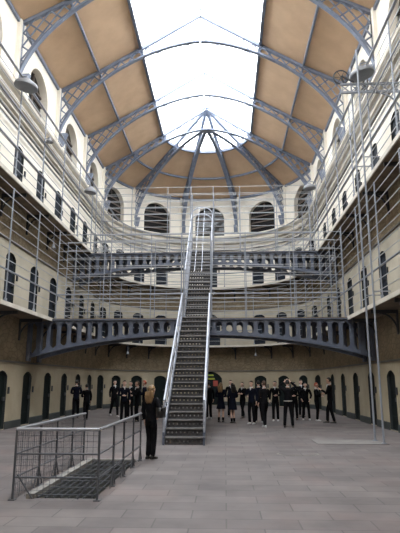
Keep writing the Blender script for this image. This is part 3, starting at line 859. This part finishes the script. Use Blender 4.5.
    def child(nm,me,lab=None):
        o=bpy.data.objects.new(nm,me); C.objects.link(o); o.parent=t
        if lab: o['label']=lab
        return o
    child('body',me)
    # --- jacket
    V=[((0,0,.80 if not (female or 'hem' in extras) else .84),(.175 if not female else .165,.13))]; E=[]
    b=add((0,0,.95),(.165,.122),0); b=add((0,0,1.09),(.143 if not female else .128,.11),b); c_=add((0,0,1.28),(.172 if not female else .15,.125),b); d_=add((0,-.01,1.41),(.115,.09),c_); add((0,-.005,1.475),(.06,.06),d_)
    for sg,key in ((-1,la),(1,ra)):
        s_,e_,w_=arm(sg,key)
        a=add(s_,.072,c_); b=add(s_*.5+e_*.5,.064,a); b=add(e_,.056,b); add(w_-(w_-e_).normalized()*.02,.043,b)
    child('jacket',bake(skin_mesh('j',V,E,[0],2),[top]))
    # collar
    cb=MB(); cb.tube([(.062*math.cos(2*PI*i/16),.058*math.sin(2*PI*i/16)+.0,1.485+.018*math.cos(2*PI*i/16+PI/2)) for i in range(16)],.016,6,closed=True)
    cb.tube([(0,.105,1.36),(0,.085,1.43),(0,.06,1.48)],[.012,.03,.03],6)
    child('shirt_collar',mesh_of(cb,'collar',[M['shirt'] if 'nocollar' not in extras else top]))
    # --- trousers or skirt
    if bottom=='skirt':
        sb=MB(); N=36; prof=[(.125,.98),(.155,.88),(.17,.78),(.19,.66),(.20,.58)]
        for (r,z) in prof:
            for j in range(N):
                a=2*PI*j/N; rr=r*(1+(.05 if j%2 else -.03)*(1-(z-.58)/.4)); sb.v.append((rr*math.cos(a),rr*.8*math.sin(a),z))
        for i in range(len(prof)-1):
            for j in range(N): sb.face((i*N+j,i*N+(j+1)%N,(i+1)*N+(j+1)%N,(i+1)*N+j))
        child('skirt',mesh_of(sb,'skirt',[M['cloth_navy']]))
        for i in (0,1):
            V=[(tuple(knee[i]*.35+ank[i]*.65+Vector((0,-.01,0))),.062)]; E=[]; a=add(ank[i]*.85+knee[i]*.15,.052,0); add(ank[i]+Vector((0,0,-.03)),.048,a)
            child('sock',bake(skin_mesh('s',V,E,[0],2),[M['cloth_black']]))
    else:
        V=[((0,0,1.03),(.135,.10))]; E=[]; add((0,0,.92),(.15,.112),0)
        fl=1.0 if bottom is not M.get('x') else 1
        for i in (0,1):
            a=add(hip[i]+Vector((0,0,-.06)),.098,1); b=add(knee[i],.072,a); c=add(knee[i]*.4+ank[i]*.6,.066,b); add(ank[i]+Vector((0,0,-.035)),.062,c)
        child('trousers',bake(skin_mesh('p',V,E,[0],2),[bottom]))
    # --- shoes
    for i in (0,1):
        p=ank[i]; sb=MB(); base=0; zb=p.z-.085
        prof=[(-.07,.028,.05),(-.05,.038,.08),(0,.04,.085),(.07,.046,.06),(.13,.046,.045),(.175,.03,.032)]
        for (yy,w,hh) in prof:
            for j in range(10):
                a=2*PI*j/10; sb.v.append((p.x+w*math.cos(a),p.y+yy,zb+max(0,hh/2+hh/2*1.1*math.sin(a))))
        for q in range(len(prof)-1):
            for j in range(10): sb.face((q*10+j,q*10+(j+1)%10,(q+1)*10+(j+1)%10,(q+1)*10+j))
        sb.face(list(range(10))); sb.face([50+j for j in range(10)][::-1])
        child('shoe',mesh_of(sb,'shoe',[M[shoes]]))
    # --- hair
    hb=MB(); n,mm=22,14; long_='long' in extras; base=0
    for i in range(mm+1):
        th=PI*.62*i/mm
        for j in range(n):
            ph=2*PI*j/n; front=math.sin(ph)
            lim=1.0
            v=Vector((math.sin(th)*math.cos(ph),math.sin(th)*math.sin(ph),math.cos(th)))
            # hairline: pull up at the face
            if front>.25 and v.z<.45: v=Vector((v.x,v.y*.82,max(v.z,.45*(1)+.0)))*.98
            v=Rz@Vector((v.x*.084,v.y*.104-.006,v.z*.125)); hb.v.append(tuple(HC+v))
    for i in range(mm):
        for j in range(n): hb.face((i*n+j,i*n+(j+1)%n,(i+1)*n+(j+1)%n,(i+1)*n+j))
    if long_:
        for dx in (-.055,-.028,0,.028,.055):
            mb2=[hp(dx,-.07,.04),hp(dx*1.35,-.105,-.06),hp(dx*1.5,-.115,-.16),hp(dx*1.3,-.11,-.27),hp(dx*1.1,-.10,-.34)]
            hb.tube(mb2,[.045,.05,.045,.035,.008],8)
    child('hair',mesh_of(hb,'hair',[hair],True))
    for sg in (-1,1):
        eb=MB(); eb.lathe(hp(sg*.028,.082,.012),[(.001,.008),(.007,.004),(.009,0),(.007,-.004),(.001,-.008)],8)
        child('eye',mesh_of(eb,'eye',[M['eye']],True))
    for e in extras:
        if e=='camera':
            c=Vector((0,.21,1.70)); cb=MB(); cb.box(-.06,.06,.19,.23,1.66,1.74); cb.tube([(0,.22,1.70),(0,.27,1.70)],.025,12)
            o=child('camera',mesh_of(cb,'camera',[M['dark']]))
        if e=='hem':
            hb2=MB(); hb2.tube([(.152*math.cos(2*PI*i/20),.118*math.sin(2*PI*i/20),.965) for i in range(20)],.014,6,closed=True)
            child('belt',mesh_of(hb2,'belt',[M['plaque']]),'pale belt')
        if e=='bag':
            bb=MB(); bb.box(.22,.36,-.1,.12,.98,1.22); bb.tube([(.27,-.09,1.2),(.2,-.03,1.45),(.27,.09,1.2)],.01,6)
            child('handbag',mesh_of(bb,'handbag',[M['shoe']]))
    return t
def mesh_of(mb,nm,mats,smooth=True):
    me=bpy.data.meshes.new(nm); me.from_pydata([tuple(v) for v in mb.v],[],mb.f)
    for m in mats: me.materials.append(m)
    me.polygons.foreach_set('use_smooth',[smooth]*len(me.polygons)); me.validate(); me.update(); return me
B,N_,G=M['cloth_black'],M['cloth_navy'],M['cloth_grey']
SK,SP=M['skin'],M['skinpale']; HD,HB,HL,HR=M['hair_dark'],M['hair_brown'],M['hair_blonde'],M['hair_red']
PEOPLE=[
 (-1.73,12.65,R_(-30),1.65,('down','hip'),'close',B,B,HL,SP,'woman in black with long blonde hair standing at the far corner of the guard fence',dict(female=True,extras=('long','nocollar','bag'))),
 (-7.27,26.1,R_(10),1.80,('front','front'),'step',N_,B,HD,SK,'person in dark suit seen from behind, farthest left by the cell doors',dict()),
 (-6.42,24.8,R_(35),1.62,('front','down'),'step',B,B,HD,SK,'shorter person in black leaning beside the farthest left man',dict()),
 (-5.61,27.2,R_(215),1.80,('front','down'),'walk',B,B,HD,SP,'person striding in black, leftmost of the group beyond the guard fence',dict(shoes='trainer')),
 (-4.4,23.4,R_(-160),1.78,('down','front'),'stand',N_,B,HD,SP,'person in navy blazer, second from left in the group beyond the fence',dict()),
 (-4.61,26.2,R_(160),1.74,('folded','folded'),'stand',B,B,HD,SP,'person with folded arms, third from left in the group beyond the fence',dict()),
 (-3.9,23.9,R_(110),1.75,('gesture','front'),'stand',B,B,HB,SP,'person with hands raised at chest, fourth in the group beyond the fence',dict()),
 (-3.75,25,R_(95),1.78,('front','gesture'),'wide',N_,B,HR,SP,'reddish-haired person with white collar beside the blonde woman',dict()),
 (-0.77,25.7,R_(20),1.74,('down','down'),'stand',B,B,HD,SK,'person in black half hidden just right of the stair foot',dict(shoes='trainer')),
 (-0.19,23.87,R_(-15),1.68,('front','front'),'stand',N_,'skirt',HL,SP,'blonde girl in skirt and dark socks right of the staircase',dict(female=True,extras=('long',))),
 (0.28,27.1,R_(180),1.80,('down','down'),'stand',B,B,HB,SP,'person in black standing behind the two girls in skirts',dict()),
 (0.32,23.34,R_(25),1.66,('front','front'),'close',N_,'skirt',HD,SP,'dark-haired girl in skirt and dark socks, second right of the staircase',dict(female=True,extras=('long',))),
 (0.85,26.46,R_(150),1.70,('folded','folded'),'walk',B,B,HB,SP,'person with folded arms stepping left, right of the girls in skirts',dict(female=True)),
 (1.11,22.84,R_(150),1.76,('down','front'),'stand',N_,B,HD,SP,'person facing the camera at left of the huddle in the middle',dict(shoes='trainer')),
 (1.45,23.5,R_(20),1.77,('down','down'),'wide',N_,B,HD,SP,'person in navy seen from behind in the middle huddle',dict(shoes='trainer')),
 (1.54,21.4,R_(30),1.76,('down','front'),'step',B,B,HB,SP,'person in black nearest us in the middle huddle, white shoes',dict(shoes='trainer')),
 (2.26,24.57,R_(170),1.75,('front','down'),'stand',B,B,HD,SP,'person at right of the huddle, just left of the photographer',dict(shoes='trainer')),
 (2.44,21.22,R_(-5),1.80,('raised','raised'),'wide',B,B,HD,SP,'photographer in black with both arms raised to a camera, seen from behind',dict(extras=('camera','hem'))),
 (3.2,25.2,R_(160),1.70,('front','down'),'stand',B,B,HD,SP,'person in black facing us just right of the photographer',dict()),
 (3.85,27.6,R_(190),1.82,('down','down'),'stand',B,B,HB,SP,'tall person standing behind the white-collared person right of the photographer',dict()),
 (3.72,25.26,R_(175),1.68,('pocket','pocket'),'wide',B,B,HD,SP,'person in open black jacket with white collar, facing us with hands at pockets',dict(shoes='trainer')),
 (4.12,24.66,R_(-110),1.68,('front','gesture'),'stand',B,B,HR,SP,'red-haired person talking to the tall man by the right wall',dict(shoes='trainer')),
 (4.5,23.5,R_(75),1.90,('gesture','front'),'step',B,B,HD,SK,'tallest man, in black, rightmost of the visitors',dict()),
]
for p in PEOPLE: person(*p[:11],**p[11])

# ------------------------------------------------------------------ light, sky, camera
w=bpy.data.worlds.new('sky'); sc.world=w; w.use_nodes=True; nt=w.node_tree; bg=nt.nodes['Background']
tc=nt.nodes.new('ShaderNodeTexCoord'); n=nt.nodes.new('ShaderNodeTexNoise'); n.inputs['Scale'].default_value=2.0; n.inputs['Detail'].default_value=4
r=nt.nodes.new('ShaderNodeValToRGB'); r.color_ramp.elements[0].color=(.90,.94,1,1); r.color_ramp.elements[1].color=(1,1,1,1)
nt.links.new(tc.outputs['Generated'],n.inputs['Vector']); nt.links.new(n.outputs['Fac'],r.inputs[0]); nt.links.new(r.outputs[0],bg.inputs['Color'])
bg.inputs['Strength'].default_value=14.0
l=bpy.data.lights.new('skylight_portal','AREA'); l.shape='RECTANGLE'; l.size=6.2; l.size_y=YC+3-YN; l.cycles.is_portal=True
lo=bpy.data.objects.new('skylight_portal',l); C.objects.link(lo); lo.location=(XC,(YC+3+YN)/2,20.5)

cam=bpy.data.cameras.new('camera'); co=bpy.data.objects.new('camera',cam); C.objects.link(co); sc.camera=co
F=525.0; vx,vy=225.0,381.0
p=math.atan((vy-266.5)/F); yaw=math.atan((vx-200)/(F/math.cos(p)))
cam.sensor_fit='HORIZONTAL'; cam.sensor_width=36; cam.lens=36*F/400; cam.clip_end=300; cam.clip_start=.05
co.location=(0,0,1.75); co.rotation_euler=(PI/2+p,0,yaw)
sc.view_settings.view_transform='Standard'; sc.view_settings.look='None'; sc.view_settings.gamma=1; sc.view_settings.use_curve_mapping=False
sc.view_settings.exposure=0.0
sc.cycles.max_bounces=10; sc.cycles.diffuse_bounces=6; sc.cycles.transparent_max_bounces=12
for o in list(C.objects):
    if '_loc' in o.keys(): del o['_loc']
